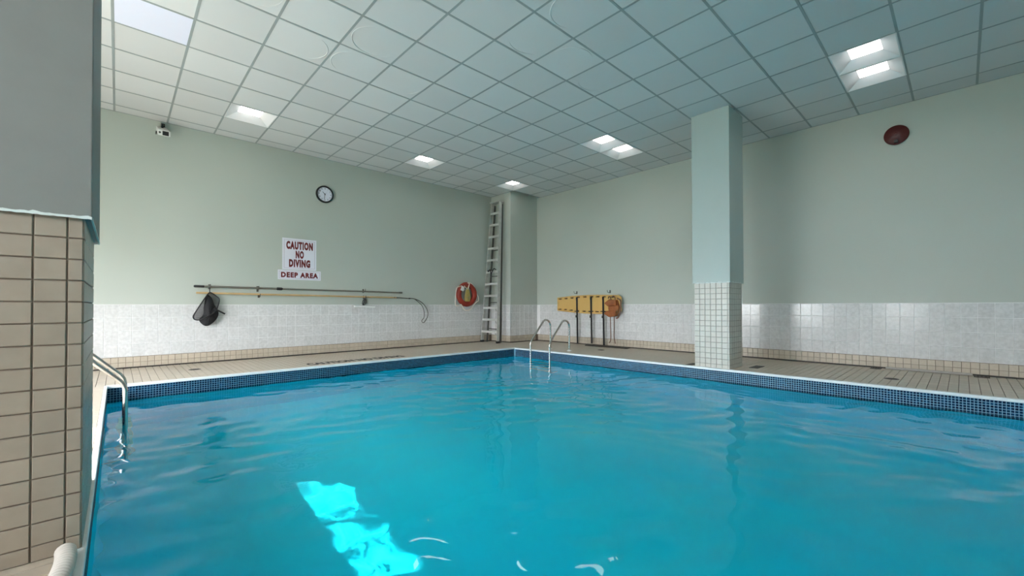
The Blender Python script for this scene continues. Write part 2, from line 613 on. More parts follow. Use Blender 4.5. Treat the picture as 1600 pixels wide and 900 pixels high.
def mosaic():
    p = .027; h = p / 2 - .0021; e = .001; d = .004
    ctr, U, N = [], [], []
    rowsN = 10
    for (o_, u_, n_, Ln) in [((xs0, ys1, 0), (1, 0, 0), (0, -1, 0), xs1 - xs0), ((xs1, ys0, 0), (0, 1, 0), (-1, 0, 0), ys1 - ys0),
                             ((xs0, ys0, 0), (0, 1, 0), (1, 0, 0), ys1 - ys0), ((xs0, ys0, 0), (1, 0, 0), (0, 1, 0), xs1 - xs0)]:
        for i in range(int(Ln / p)):
            for j in range(rowsN):
                ctr.append(np.array(o_) + np.array(u_) * (i + .5) * p + np.array((0, 0, -.028 - (j + .5) * p)) - np.array(n_) * .004)
                U.append(u_); N.append(n_)
    c = np.array(ctr, float); U = np.array(U, float); N = np.array(N, float); Z = np.array([0, 0, 1.])
    vs = []
    for (a, b, g, k) in [(-1, -1, 0, h), (1, -1, 0, h), (1, 1, 0, h), (-1, 1, 0, h), (-1, -1, d, h - e), (1, -1, d, h - e), (1, 1, d, h - e), (-1, 1, d, h - e)]:
        vs.append(c + U * (a * k) + Z * (b * k) + N * g)
    V = np.stack(vs, 1).reshape(-1, 3)
    F = np.array([(4, 5, 6, 7), (0, 1, 5, 4), (1, 2, 6, 5), (2, 3, 7, 6), (3, 0, 4, 7)])
    Fs = (F[None] + (np.arange(len(c)) * 8)[:, None, None]).reshape(-1, 4)
    me = bpy.data.meshes.new('mosaic_band')
    me.from_pydata(V.tolist(), [], Fs.tolist())
    me.materials.append(M['mosaic'])
    tag(link('mosaic_band', me, pool), kind='stuff')


mosaic()
# coping : white bull-nosed edge with a small lip over the water, in lengths
cp = MB()
for a, b, c_, d_ in ((ox0, oy1 - CW - .008, ox1, oy1), (ox0, oy0, ox1, oy0 + CW + .008)): cp.box((a, b, -.028), (c_, d_, .006))
for a, b, c_, d_ in ((ox0, oy0 + CW + .008, PX0 + .004, oy1 - CW - .008), (ox1 - CW - .008, oy0 + CW + .008, ox1, oy1 - CW - .008)): cp.box((a, b, -.028), (c_, d_, .006))
cp.build('coping', 'coping', pool, bevel=.006)


def water():
    nx, ny = 260, 400
    x = np.linspace(PX0 - .01, PX1 + .01, nx); y = np.linspace(PY0 - .01, PY1 + .01, ny)
    X, Y = np.meshgrid(x, y)
    H = np.zeros_like(X)
    r = np.random.default_rng(11)
    wx = X + .12 * np.sin(1.7 * Y + .6) + .07 * np.sin(3.1 * X - 2.1 * Y)
    wy = Y + .12 * np.sin(1.3 * X + 1.9) + .07 * np.sin(2.7 * Y + 1.9 * X)
    for lam, amp, n in ((1.6, .0040, 5), (.8, .0030, 7), (.42, .0024, 9), (.24, .0014, 8)):
        for _ in range(n):
            a = r.uniform(0, 2 * math.pi); k = 2 * math.pi / (lam * r.uniform(.75, 1.3))
            H += amp / math.sqrt(n) * 1.9 * np.sin(k * (math.cos(a) * wx + math.sin(a) * wy) + r.uniform(0, 6.28))
    env = .55 + .45 * np.sin(.9 * X + 1.1 * Y + .4) * np.sin(.7 * X - .8 * Y + 2)
    Z = WZ + H * env
    top = np.stack([X, Y, Z], -1).reshape(-1, 3).tolist()
    idx = np.arange(nx * ny).reshape(ny, nx)
    F = np.stack([idx[:-1, :-1], idx[:-1, 1:], idx[1:, 1:], idx[1:, :-1]], -1).reshape(-1, 4).tolist()
    b = len(top)
    zb = DZ - .01
    top += [(x[0], y[0], zb), (x[-1], y[0], zb), (x[-1], y[-1], zb), (x[0], y[-1], zb)]
    F.append((b, b + 3, b + 2, b + 1))
    F.append(tuple(idx[0, ::-1]) + (b, b + 1))
    F.append(tuple(idx[::-1, -1]) + (b + 1, b + 2))
    F.append(tuple(idx[-1, :]) + (b + 2, b + 3))
    F.append(tuple(idx[:, 0]) + (b + 3, b))
    me = bpy.data.meshes.new('pool_water')
    me.from_pydata(top, [], F)
    sm = [True] * (len(F) - 5) + [False] * 5
    me.polygons.foreach_set('use_smooth', sm)
    me.materials.append(M['water'])
    o = link('pool_water', me)
    tag(o, 'clear blue rippling water filling the indoor swimming pool', 'water', kind='stuff')
    o.cycles.is_caustics_caster = True


water()

# ------------------------------------------------------------------ ceiling
ceiling = structure(MB().box((XW - .2, YB - .2, ZC + .12), (XR + .2, YL + .2, ZC + .25)).build('ceiling', 'tee'))
G = .61; GX, GY = 1.7725, 4.1153
tx = [GX + i * G for i in range(-6, 11) if GX + i * G > XW]
ty = [GY + i * G for i in range(-14, 8) if GY + i * G < YL]
LIGHTS = [(-1, 5), (4, 5), (8, 5), (7, 0), (8, 0), (7, -6), (8, -6)]
PANEL = (-3, 2)
for X_ in tx: MB().box((X_ - .012, YB, ZC), (X_ + .012, YL, ZC + .03)).build('grid_tee', 'tee', ceiling)
for Y_ in ty: MB().box((XW, Y_ - .012, ZC - .0006), (XR, Y_ + .012, ZC + .03)).build('grid_tee', 'tee', ceiling)
MB().box((XW, YL - .02, ZC), (XR, YL, ZC + .03)).box((XR - .02, YB, ZC), (XR, YL, ZC + .03)).build('wall_angle', 'tee', ceiling)
ct_mesh = MB().box((-.299, -.299, 0), (.299, .299, .015)).mesh('tile', 'ceiling_tile')
cut = {}
ring_m = {}
ARCS = {(-2, 0): (0, 70), (-1, 1): (-60, 60), (0, 1): (120, 240), (0, 0): (30, 250), (1, 1): (-10, 50), (2, -2): (40, 130),
        (3, -2): (180, 300), (4, -2): (30, 130), (5, 3): (120, 260), (2, -3): (60, 200), (1, -3): (200, 330)}
far = MB()
for i in range(-7, 11):
    for j in range(-15, 8):
        if (i, j) in LIGHTS or (i, j) == PANEL: continue
        x0, x1 = max(GX + i * G, XW), min(GX + (i + 1) * G, XR)
        y0, y1 = max(GY + j * G, YB), min(GY + (j + 1) * G, YL)
        if x1 - x0 < .05 or y1 - y0 < .05: continue
        full = x1 - x0 > .6 and y1 - y0 > .6
        xc, yc = (x0 + x1) / 2, (y0 + y1) / 2
        if xc > CX + .1 and yc > CY + .1: continue
        f = xc * cfx + yc * cfy; r = xc * cfy - yc * cfx
        seen = f > .5 and -60 < 805 + 658.8 * r / f < 1680 and 478 - 658.8 * (ZC - EYE) / f > -160
        if not seen:
            far.box((x0 + .006, y0 + .006, ZC + .001), (x1 - .006, y1 - .006, ZC + .016)); continue
        if full:
            t = link('tile', ct_mesh, ceiling, (xc, yc, ZC + .0012 + random.uniform(0, .002)))
            t.rotation_euler = (random.uniform(-.002, .002), random.uniform(-.002, .002), 0)
        else:
            key = (round(x1 - x0, 3), round(y1 - y0, 3))
            if key not in cut:
                a, b = key[0] / 2 - .006, key[1] / 2 - .006
                cut[key] = MB().box((-a, -b, 0), (a, b, .015)).mesh('tile', 'ceiling_tile')
            t = link('tile', cut[key], ceiling, (xc, yc, ZC + .0015))
        if (i, j) in ARCS:
            a0, a1 = ARCS[(i, j)]
            pts = [(.272 * math.cos(math.radians(a0 + (a1 - a0) * q / 20)), .272 * math.sin(math.radians(a0 + (a1 - a0) * q / 20)), 0) for q in range(21)]
            MB().tube(pts, [.006 * (math.sin(math.pi * (q + .5) / 21)) + .0008 for q in range(21)], 6).build('raised_arc', 'ceiling_tile', t, smooth=True)
tag(far.build('rear_tiles', 'ceiling_tile', ceiling), kind='stuff')


def troffer():
    root = empty('ceiling_light')
    z0, z1 = 0.0, .085
    a, b, e = .300, .142, .288
    v = []
    for s, z in ((a, 0), (e, 0), (b, z1)):
        v += [(-s, -s, z), (s, -s, z), (s, s, z), (-s, s, z)]
    f = []
    for q in (0, 4):
        for i in range(4):
            j = (i + 1) % 4
            f.append((q + i, q + j, q + 4 + j, q + 4 + i))
    # outer shell
    v += [(-a, -a, .1), (a, -a, .1), (a, a, .1), (-a, a, .1)]
    for i in range(4):
        j = (i + 1) % 4
        f.append((i, 12 + i, 12 + j, j))
    f.append((12, 13, 14, 15))
    MB().add(v, f).build('reflector', 'light_housing', root)
    MB().box((-b - .004, -b - .004, z1 - .002), (b + .004, b + .004, z1 + .004)).build('lens', 'lens', root)
    return root


LL = {(-1, 5): 'recessed square ceiling light above the wall clock, leftmost of the lit ones',
      (4, 5): 'recessed square ceiling light in the middle of the row along the sign wall',
      (8, 5): 'recessed square ceiling light directly above the leaning ladder corner',
      (7, 0): 'left one of the touching pair of recessed lights left of the column top',
      (8, 0): 'right one of the touching pair of recessed lights left of the column top',
      (7, -6): 'upper one of the touching pair of recessed lights at upper right',
      (8, -6): 'lower one of the touching pair of recessed lights, above the red horn'}
tr = troffer()
for n_, (i, j) in enumerate(LIGHTS):
    o = tr if n_ == 0 else copy_tree(tr)
    o.location = (GX + (i + .5) * G, GY + (j + .5) * G, ZC - .004)
    tag(o, LL[(i, j)], 'ceiling light', 'recessed ceiling lights')
pl = empty('ceiling_panel', (GX + (PANEL[0] + .5) * G, GY + (PANEL[1] + .5) * G, ZC), label='flat pale lavender luminous panel set in the ceiling at upper left', cat='ceiling light')
MB().box((-.298, -.298, .001), (.298, .298, .012)).build('diffuser', 'panel_lens', pl)
MB().box((-.3, -.3, .012), (.3, .3, .05)).build('housing', 'light_housing', pl)

# ------------------------------------------------------------------ square column by the pool and near pier
def pillar(name, x0, x1, y0, y1, tmat, gmat, pmat, pw, ph, ztop, faces, limit, label, flake):
    root = empty(name, ((x0 + x1) / 2, (y0 + y1) / 2, 0), label=label, cat='pillar')
    cx, cy = root.location[0], root.location[1]
    d = .004
    MB().box((x0 + d - cx, y0 + d - cy, 0), (x1 - d - cx, y1 - d - cy, ztop)).build('core', gmat, root)
    e = .022
    MB().box((x0 - e - cx, y0 - e - cy, ztop), (x1 + e - cx, y1 + e - cy, ZC - .002)).build('painted_shaft', pmat, root, bevel=.004)
    n_ = int(ztop / ph); zb = ztop - n_ * ph
    mesh_c = {}
    st = 0
    for fc in faces:
        if fc in 'WE': u0, u1 = y0, y1
        else: u0, u1 = x0, x1
        # columns counted from the edge nearest the camera side
        n2 = (u1 - u0) / pw
        us = []
        if fc == 'W': # start from far edge (larger y)
            a = u1
            while a - u0 > .012: b = max(a - pw, u0); us.append((b, a)); a = b
        elif fc == 'S' and name == 'tiled_pier':
            a = u1; first = .043
            while a - u0 > .012: b = max(a - first, u0); us.append((b, a)); a = b; first = pw
        else:
            a = u0
            while u1 - a > .012: b = min(a + pw, u1); us.append((a, b)); a = b
        for (a, b) in us:
            for j in range(-1, n_):
                h0 = zb + j * ph; h1 = h0 + ph
                if j == -1: h0 = 0
                if h1 - h0 < .012: continue
                key = (round(b - a, 3), round(h1 - h0, 3))
                if key not in mesh_c: mesh_c[key] = tile_mesh('tile', key[0] - .005, key[1] - .005, .006, tmat, .002)
                u, z = (a + b) / 2, (h0 + h1) / 2
                loc, rot = {'W': ((x0 + d, u, z), FACE_W), 'E': ((x1 - d, u, z), FACE_E), 'S': ((u, y0 + d, z), FACE_S), 'N': ((u, y1 - d, z), FACE_N)}[fc]
                link('tile', mesh_c[key], root, (loc[0] - cx, loc[1] - cy, loc[2]), rot=rot)
                st += 1
    # flaked paint hem round the foot of the shaft
    fk = MB()
    r = random.Random(5)
    for side in range(4):
        A = [(x0 - e, y0 - e), (x1 + e, y0 - e), (x1 + e, y1 + e), (x0 - e, y1 + e)][side]
        B = [(x0 - e, y0 - e), (x1 + e, y0 - e), (x1 + e, y1 + e), (x0 - e, y1 + e)][(side + 1) % 4]
        nx_, ny_ = (B[1] - A[1]), -(B[0] - A[0])
        ln = math.hypot(nx_, ny_); nx_ /= ln; ny_ /= ln
        n3 = 60; hgt = 0; vs = []
        for k_ in range(n3 + 1):
            t0 = k_ / n3
            hgt = max(.003, min(flake, hgt * .75 + r.uniform(-.35, .45) * flake * r.random()))
            px_, py_ = A[0] + (B[0] - A[0]) * t0 - cx + nx_ * .002, A[1] + (B[1] - A[1]) * t0 - cy + ny_ * .002
            vs += [(px_, py_, ztop - .004 - r.uniform(0, .003)), (px_, py_, ztop + hgt),
                   (px_ - nx_ * .006, py_ - ny_ * .006, ztop - .004), (px_ - nx_ * .004, py_ - ny_ * .004, ztop + hgt)]
        fs_ = []
        for k_ in range(n3):
            q = k_ * 4
            fs_ += [(q, q + 4, q + 5, q + 1), (q + 1, q + 5, q + 7, q + 3), (q + 2, q + 6, q + 4, q)]
        fk.add(vs, fs_)
    fk.build('flaking_hem', 'flaked_paint', root)
    for c_ in root.children:
        if c_.name.startswith('flaking_hem'): c_['kind'] = 'stuff'
    return root


pillar('tiled_column', 6.466, 6.976, 2.33, 2.838, 'column_tile', 'column_grout', 'column_paint', .0807, .0807, 1.27, 'WSE', 300,
       'square pale green column with a white-tiled foot rising from the right pool edge', .022)
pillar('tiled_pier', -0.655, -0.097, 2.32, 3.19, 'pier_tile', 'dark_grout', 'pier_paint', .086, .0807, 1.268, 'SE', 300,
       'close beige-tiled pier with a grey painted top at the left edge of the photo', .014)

# ------------------------------------------------------------------ pool ladders (handrails)
def pool_ladder():
    root = empty('pool_ladder')          # deck foot at x=0, water to -X
    for s in (-1, 1):
        y = s * .26
        pts = [(0, y, 0), (0, y, .50)]
        # arch : from the deck leg over and down
        cx, cz, r = -.135, .50, .135
        for a in np.linspace(0, 128, 14)[1:]:
            t = math.radians(a)
            pts.append((cx + r * math.cos(t), y, cz + r * math.sin(t)))
        tail = arc_path([pts[-1], (-.60, y, .20), (-.60, y, -.2), (-.60, y, -1.35)], .07, 8)
        pts += tail[1:]
        MB().tube(pts, .0195, 12).build('rail', 'steel', root, smooth=True)
        MB().lathe([(.05, 0), (.05, .008), (.03, .022), (.021, .026)], (0, y, .006), (0, 0, 1), 20).build('foot_flange', 'white_plastic', root, smooth=True)
    for z in (-.30, -.60, -.90, -1.2):
        MB().box((-.65, -.25, z - .012), (-.55, .25, z + .012)).build('tread', 'white_plastic', root, bevel=.004)
    for s in (-1, 1):
        MB().tube([(-.60, s * .26, -1.30), (-.41, s * .26, -1.30)], .0195, 10).build('wall_bumper', 'white_plastic', root, smooth=True)
    return root


la = pool_ladder()
la.location = (6.722, 5.79, 0)
tag(la, 'steel pool ladder with arched handrails at the far right corner by the spine board', 'pool ladder', 'pool ladders')
lb = copy_tree(la)
lb.location = (-.545, 5.62, 0); lb.rotation_euler = (0, 0, math.pi)
tag(lb, 'steel pool ladder on the left pool edge, half hidden behind the near pier', 'pool ladder', 'pool ladders')

# ------------------------------------------------------------------ things on the left wall
WY = YL - .001


def sign(name, x0, x1, z0, z1, lines, label, border):
    cx, cz = (x0 + x1) / 2, (z0 + z1) / 2
    root = empty(name, (cx, WY, cz), label=label, cat='sign')
    w_, h_ = x1 - x0, z1 - z0
    MB().box((-w_ / 2, -.006, -h_ / 2), (w_ / 2, 0, h_ / 2)).build('sign_plate', 'sign_white', root)
    a, b, t = w_ / 2 - border, h_ / 2 - border, .004
    f = MB()
    f.box((-a, -.0075, -b), (a, -.006, -b + t)).box((-a, -.0075, b - t), (a, -.006, b))
    f.box((-a, -.0075, -b), (-a + t, -.006, b)).box((a - t, -.0075, -b), (a, -.006, b))
    f.build('border_line', 'thin_line', root)
    for s, z, tw_, th_, bold in lines:
        me = text_mesh('lettering', s, .2, 'sign_red', bold, 1, .0008, spacing=1.2)
        xs = [v.co.x for v in me.vertices]; ys_ = [v.co.y for v in me.vertices]
        me.transform(Matrix.Translation((-(max(xs) + min(xs)) / 2, -(max(ys_) + min(ys_)) / 2, 0)))
        me.transform(Matrix.Diagonal((tw_ / (max(xs) - min(xs)), th_ / (max(ys_) - min(ys_)), 1, 1)))
        link('lettering', me, root, (0, -.0072, z), rot=(R90, 0, 0))
    return root


sign('caution_sign', 2.214, 2.815, 1.622, 2.211,
     [('CAUTION', .165, .47, .155, .0135), ('NO', -.005, .145, .15, .0135), ('DIVING', -.172, .375, .15, .0135)],
     'large white sign with dark red letters reading CAUTION NO DIVING', .03)
sign('deep_area_sign', 2.141, 2.899, 1.432, 1.612, [('DEEP AREA', 0, .655, .10, .012)],
     'narrow white sign reading DEEP AREA under the caution sign', .022)

# clock
ck = empty('wall_clock', (2.967, WY, 3.147), label='round black-rimmed wall clock with a white dial above the signs', cat='clock')
RC = .168
MB().lathe([(RC, 0), (RC, .03), (RC - .008, .042), (RC - .026, .042), (RC - .031, .022), (RC - .031, 0)], (0, 0, 0), (0, -1, 0), 48).build('rim', 'black', ck, smooth=True)
MB().lathe([(RC - .024, .0), (RC - .024, .020)], (0, 0, 0), (0, -1, 0), 48).build('dial', 'clock_face', ck)
for h in range(1, 13):
    a = math.radians(90 - 30 * h)
    link('numeral', text_mesh('numeral', str(h), .036, 'black', .0008, 1, .0005), ck, (.112 * math.cos(a), -.0212, .112 * math.sin(a)), rot=(R90, 0, 0))


def hand(name, ang, ln, w_, back=.02):
    a = math.radians(90 - ang)
    d = Vector((math.cos(a), 0, math.sin(a)))
    MB().bar(-d * back + Vector((0, -.024, 0)), d * ln + Vector((0, -.024, 0)), w_, .002, (0, 1, 0)).build(name, 'black', ck)


hand('hour_hand', 316, .062, .009)
hand('minute_hand', 187, .098, .007)
hand('second_hand', 40, .045, .0025)
MB().lathe([(.009, .020), (.009, .028)], (0, 0, 0), (0, -1, 0), 16).build('hub', 'black', ck)

# security camera under the ceiling
sx_, sy_ = .50, YL
se = empty('security_camera', (sx_, sy_, 3.75), label='white security camera bracketed to the left wall below the ceiling', cat='camera')
MB().box((-.022, -.012, .02), (.022, 0, .075)).build('bracket_plate', 'black', se)
MB().tube([(0, -.01, .05), (-.01, -.09, .03), (-.015, -.12, -.03)], .016, 10).build('bracket_arm', 'black', se, smooth=True)
bd = MB()
# wedge body : long hood sloping towards the pool
bp = [(-.085, -.03, -.05), (.045, -.03, -.05), (.045, -.03, .01), (-.085, -.03, .01), (-.075, -.27, -.20), (.075, -.27, -.20), (.075, -.27, -.115), (-.075, -.27, -.105)]
bd.add(bp, [(3, 2, 1, 0), (4, 5, 6, 7), (0, 1, 5, 4), (1, 2, 6, 5), (2, 3, 7, 6), (3, 0, 4, 7)])
body = bd.build('housing', 'white_plastic', se, bevel=.008)
MB().add([(-.02, -.273, -.19), (.055, -.273, -.19), (.055, -.273, -.125), (-.02, -.273, -.125), (-.02, -.268, -.19), (.055, -.268, -.19), (.055, -.268, -.125), (-.02, -.268, -.125)],
         [(0, 1, 2, 3), (7, 6, 5, 4), (0, 4, 5, 1), (1, 5, 6, 2), (2, 6, 7, 3), (3, 7, 4, 0)]).build('lens_window', 'black', se)
MB().lathe([(.014, 0), (.014, .006), (.009, .009)], (-.052, -.27, -.155), (0, -1, 0), 14).build('sensor', 'dull_steel', se, smooth=True)
MB().box((-.096, -.20, -.155), (-.080, -.13, -.125)).build('side_vent', 'black', se)

# wall hooks -------------------------------------------------------
def wall_hook(x, z, h, label, axis='x'):
    root = empty('wall_hook', (x, WY, z) if axis == 'x' else (XR - .001, x, z), (0, 0, 0) if axis == 'x' else (0, 0, -R90), label=label, cat='hook', group='hooks on the walls')
    MB().box((-.016, -.008, -h), (.016, 0, .03)).build('back_plate', 'dull_steel', root, bevel=.002)
    MB().tube(arc_path([(0, -.006, -.02), (0, -.062, -.03), (0, -.11, -.02), (0, -.115, .03)], .03, 5), .006, 8).build('prong', 'dull_steel', root, smooth=True)
    return root


wall_hook(1.112, 1.270, .05, 'dark wall hook at the black grip end of the grey pole')
wall_hook(1.815, 1.262, .07, 'dark wall hook left of the signs holding the grey pole')
wall_hook(3.755, 1.262, .05, 'dark wall hook above the pool brush')

# poles
PYA = YL - .068
gp = empty('telescopic_pole', (.9, PYA, 1.262), label='long grey telescopic pole with a black grip, upper pole on the left wall', cat='pole')
ex = 3.72; dz = -.030


def along(t, o=0): return (t, 0, dz * t / ex + o)


MB().tube([along(.12), along(1.26)], .0185, 12).build('outer_tube', 'pole_grey', gp, smooth=True)
MB().tube([along(1.26), along(ex)], .0155, 12).build('inner_tube', 'pole_grey', gp, smooth=True)
MB().tube([along(-.005), along(.01), along(.13), along(.14)], [.014, .021, .021, .016], 12).build('grip', 'black', gp, smooth=True)
MB().tube([along(1.20), along(1.22), along(1.29), along(1.31)], [.016, .027, .027, .014], 12).build('locking_collar', 'black', gp, smooth=True)
MB().tube([along(ex - .08), along(ex)], .018, 12).build('end_cap', 'dull_steel', gp, smooth=True)

wp = empty('reaching_hook', (.93, PYA + .01, 1.155), label='long wooden pole with a bent wire crook, lower pole on the left wall', cat='pole')
MB().tube([(0, 0, 0), (3.55, 0, -.035)], .0165, 12).build('wooden_shaft', 'wood', wp, smooth=True)
crk = [(4.712, 1.105), (4.923, 1.1), (5.11, 1.026), (5.237, 0.901), (5.294, 0.76), (5.253, 0.635), (5.174, 0.546), (5.118, 0.589), (5.173, 0.664), (5.181, 0.776), (5.142, 0.915), (5.047, 1.012), (4.923, 1.1)]
MB().tube(smooth_path([(x - .93, 0.0 if i_ < 7 else -.012, z - 1.155) for i_, (x, z) in enumerate(crk)], 6), .0085, 8).build('wire_crook', 'dull_steel', wp, smooth=True)
MB().tube([(3.50, 0, -.034), (3.60, 0, -.037), (3.84, 0, -.048)], [.0175, .012, .008], 10).build('ferrule', 'dull_steel', wp, smooth=True)
MB().tube([(3.86, 0, -.05), (3.90, 0, -.05)], .013, 10).build('knot', 'black', wp, smooth=True)

# second, thinner hooks for the wooden pole
wall_hook(1.835, 1.125, .04, 'small hook under the wooden pole, left of the signs')
wall_hook(3.765, 1.125, .04, 'dark hook between the wooden pole and the pool brush')

# brush
br = empty('pool_brush', (3.76, YL - .04, 1.02), label='white pool brush hanging below the two poles', cat='brush')
MB().bar((-.225, 0, -.068), (.225, 0, -.084), .045, .012).build('brush_back', 'aluminium', br, bevel=.003)
MB().bar((-.205, 0, -.092), (.235, 0, -.106), .05, .034).build('bristles', 'white_plastic', br, bevel=.004)
MB().tube([(-.02, 0, -.07), (0, 0, -.01), (.01, 0, .07)], .016, 10).build('socket', 'black', br, smooth=True)
MB().tube(smooth_path([(.02, .01, .07), (.045, .01, .03), (.03, .01, -.05), (-.03, .01, -.05), (-.02, .01, .03), (.02, .01, .07)], 5), .007, 6).build('spring_clip', 'black', br, smooth=True)

# leaf net
nt = empty('leaf_net', (1.10, YL - .10, 1.15), label='black leaf net with a sagging bag hanging at the left end of the poles', cat='pool net')
fr = [(1.098, 1.158), (1.049, 1.093), (0.978, 0.964), (0.9, 0.808), (0.889, 0.759), (0.909, 0.72), (0.956, 0.709), (1.019, 0.737), (1.165, 0.834), (1.205, 0.904), (1.238, 1.045), (1.196, 1.105), (1.138, 1.149)]
fr3 = smooth_path([(x - 1.10, -.02 - .04 * math.sin(i_), z - 1.15) for i_, (x, z) in enumerate(fr)], 5, closed=True)
MB().tube(fr3, .009, 8, closed=True).build('frame', 'black', nt, smooth=True)


def fan(loop, centre, rings, bulge, jit=0.0, seed=1):
    rr = random.Random(seed)
    n_ = len(loop); c = Vector(centre); m_ = MB(); vs = []
    for k_ in range(rings):
        t = k_ / rings
        for p in loop:
            q = p.lerp(c, t)
            q.y -= bulge * math.sin(math.pi / 2 * t) + rr.uniform(-jit, jit)
            vs.append(q)
    vs.append(c + Vector((0, -bulge, 0)))
    fs = []
    for k_ in range(rings - 1):
        for i_ in range(n_):
            j_ = (i_ + 1) % n_
            fs.append((k_ * n_ + i_, k_ * n_ + j_, (k_ + 1) * n_ + j_, (k_ + 1) * n_ + i_))
    for i_ in range(n_): fs.append(((rings - 1) * n_ + i_, (rings - 1) * n_ + (i_ + 1) % n_, rings * n_))
    return m_.add(vs, fs)


fan(fr3, (-.02, 0, -.25), 6, -.02, .004).build('netting', 'netting', nt, smooth=True)
bag = [(1.06, 1.12), (1.03, .95), (1.02, .80), (.964, .719), (.996, .649), (1.052, .608), (1.116, .626), (1.19, .704), (1.227, .793), (1.218, .874), (1.17, .96), (1.13, 1.08)]
bl = smooth_path([(x - 1.10, .0, z - 1.15) for x, z in bag], 4, closed=True)
fan(bl, (.0, 0, -.38), 7, .055, .006, 3).build('net_bag', 'black_strap', nt, smooth=True)
MB().tube([(.097, -.01, -.276), (.215, -.02, -.348)], .013, 10).build('handle_socket', 'black', nt, smooth=True)
MB().tube([(.006, .0, .01), (.006, .02, .11)], .007, 8).build('hanging_loop', 'black', nt, smooth=True)

# life ring
rx, rz = 6.405, 1.225
lr = empty('life_ring', (rx, YL - .075, rz), label='red-orange life ring wound with rope on the left wall beside the ladder', cat='life ring')
tor = [(.245 * math.cos(2 * math.pi * q / 48), 0, .245 * math.sin(2 * math.pi * q / 48)) for q in range(48)]
MB().tube(tor, .066, 18, closed=True).build('ring', 'ring_red', lr, smooth=True)
rp = [(6.33, 1.46), (6.16, 1.417), (6.07, 1.378), (6.037, 1.218), (6.026, 0.985), (6.085, 0.936), (6.19, 0.973), (6.228, 0.936), (6.297, 0.849), (6.389, 0.817), (6.499, 0.86), (6.562, 0.936), (6.69, 1.038), (6.747, 1.064), (6.739, 1.166), (6.674, 1.267), (6.626, 1.394), (6.531, 1.492), (6.42, 1.52)]
MB().tube(smooth_path([(x - rx, -.045, z - rz) for x, z in rp], 5), .011, 8).build('grab_rope', 'rope', lr, smooth=True)
MB().tube(smooth_path([(-.13, -.065, .21), (-.06, -.07, .15), (-.01, -.07, .13), (.01, -.07, .20), (.03, -.065, .27), (-.02, -.06, .29)], 5), .011, 8).build('hanging_rope', 'rope', lr, smooth=True)
for k_ in range(4):
    x = -.045 + .03 * k_
    MB().tube(smooth_path([(.0, -.02, .19), (x - .01, -.03, .02), (x - .03, -.02, -.14), (x + .03, -.03, -.16), (x + .04, -.02, -.02), (.02, -.02, .19)], 5), .010, 8).build('yellow_rope', 'yellow_rope', lr, smooth=True)
MB().add([(-.245, -.075, .10), (-.155, -.075, .07), (-.12, -.075, .17), (-.205, -.075, .215), (-.245, -.07, .10), (-.155, -.07, .07), (-.12, -.07, .17), (-.205, -.07, .215)],
         [(0, 1, 2, 3), (7, 6, 5, 4), (0, 4, 5, 1), (1, 5, 6, 2), (2, 6, 7, 3), (3, 7, 4, 0)]).build('paper_tag', 'white_plastic', lr)
MB().box((-.02, .03, .14), (.02, .074, .18)).build('wall_peg', 'dull_steel', lr)

# ------------------------------------------------------------------ step ladder leaning in the corner
def step_ladder():
    root = empty('step_ladder', (7.0, 8.28, 0), label='tall aluminium step ladder folded and leaning in the far corner', cat='ladder')

    def P(x, y, z): return (x - 7.0, y - 8.28, z)
    xb, xt, H = 6.90, 7.13, 3.62
    yb, yt = (7.965, 8.59), (8.125, 8.435)
    for q in range(2):
        MB().bar(P(xb, yb[q], 0), P(xt, yt[q], H), .028, .080, (1, 0, 0)).build('front_rail', 'aluminium', root)
    # rear section, folded close behind
    for q in range(2):
        s = (.04, -.04)[q]
        MB().bar(P(xb + .13, yb[q] + s * 1.2, 0), P(xt + .075, yt[q] + s * .3, H - .06), .024, .045, (1, 0, 0)).build('rear_rail', 'shaded_aluminium', root)
    for k_ in range(1, 12):
        z = k_ * .305; t = z / H
        x = xb + (xt - xb) * t
        a = yb[0] + (yt[0] - yb[0]) * t; b = yb[1] + (yt[1] - yb[1]) * t
        st = MB().box(P(x - .052, a, z - .005), P(x + .045, b, z + .0))
        st.box(P(x - .052, a, z - .055), P(x - .046, b, z)).box(P(x + .039, a, z - .040), P(x + .045, b, z))
        s_ = st.build('step', 'step_metal', root)
        if k_ < 8:
            for (yy_, sg) in ((a, 1), (b, -1)):
                MB().bar(P(x - .046, yy_ + sg * .012, z - .12), P(x - .046, yy_ + sg * .10, z - .012), .004, .018, (1, 0, 0)).build('brace', 'aluminium', root)
    for k_ in (1, 3, 5, 7, 9):
        z = k_ * .34; t = z / H
        x = xb + .13 + (xt + .075 - xb - .13) * t
        a = yb[0] + .05 + (yt[0] - yb[0]) * t; b = yb[1] - .05 + (yt[1] - yb[1]) * t
        MB().bar(P(x, a, z), P(x, b, z), .02, .02).build('rear_spreader', 'shaded_aluminium', root)
    MB().box(P(xt - .075, yt[0] - .03, H - .02), P(xt + .115, yt[1] + .03, H + .015)).build('top_cap', 'aluminium', root, bevel=.004)
    for q in range(2):
        MB().box(P(xb - .05, yb[q] - .025, 0), P(xb + .05, yb[q] + .025, .05)).build('foot', 'black', root, bevel=.004)
    # a bundle of wire slung over the sixth step
    z = 6 * .305; t = z / H
    x = xb + (xt - xb) * t
    MB().tube(smooth_path([P(x - .06, 8.10, z + .02), P(x - .075, 8.16, z + .05), P(x - .07, 8.22, z + .0), P(x - .08, 8.27, z - .07), P(x - .07, 8.32, z + .03), P(x - .075, 8.38, z - .01), P(x - .06, 8.42, z + .02)], 6), .013, 7).build('wire_bundle', 'black', root, smooth=True)
    MB().box(P(x - .06 - .02, 8.20, z - .335), P(x - .055 - .02, 8.30, z - .31)).build('label_plate', 'white_plastic', root)
    return root


step_ladder()

# ------------------------------------------------------------------ right wall things
def yz(y, z, d): return (XR - d, y, z)


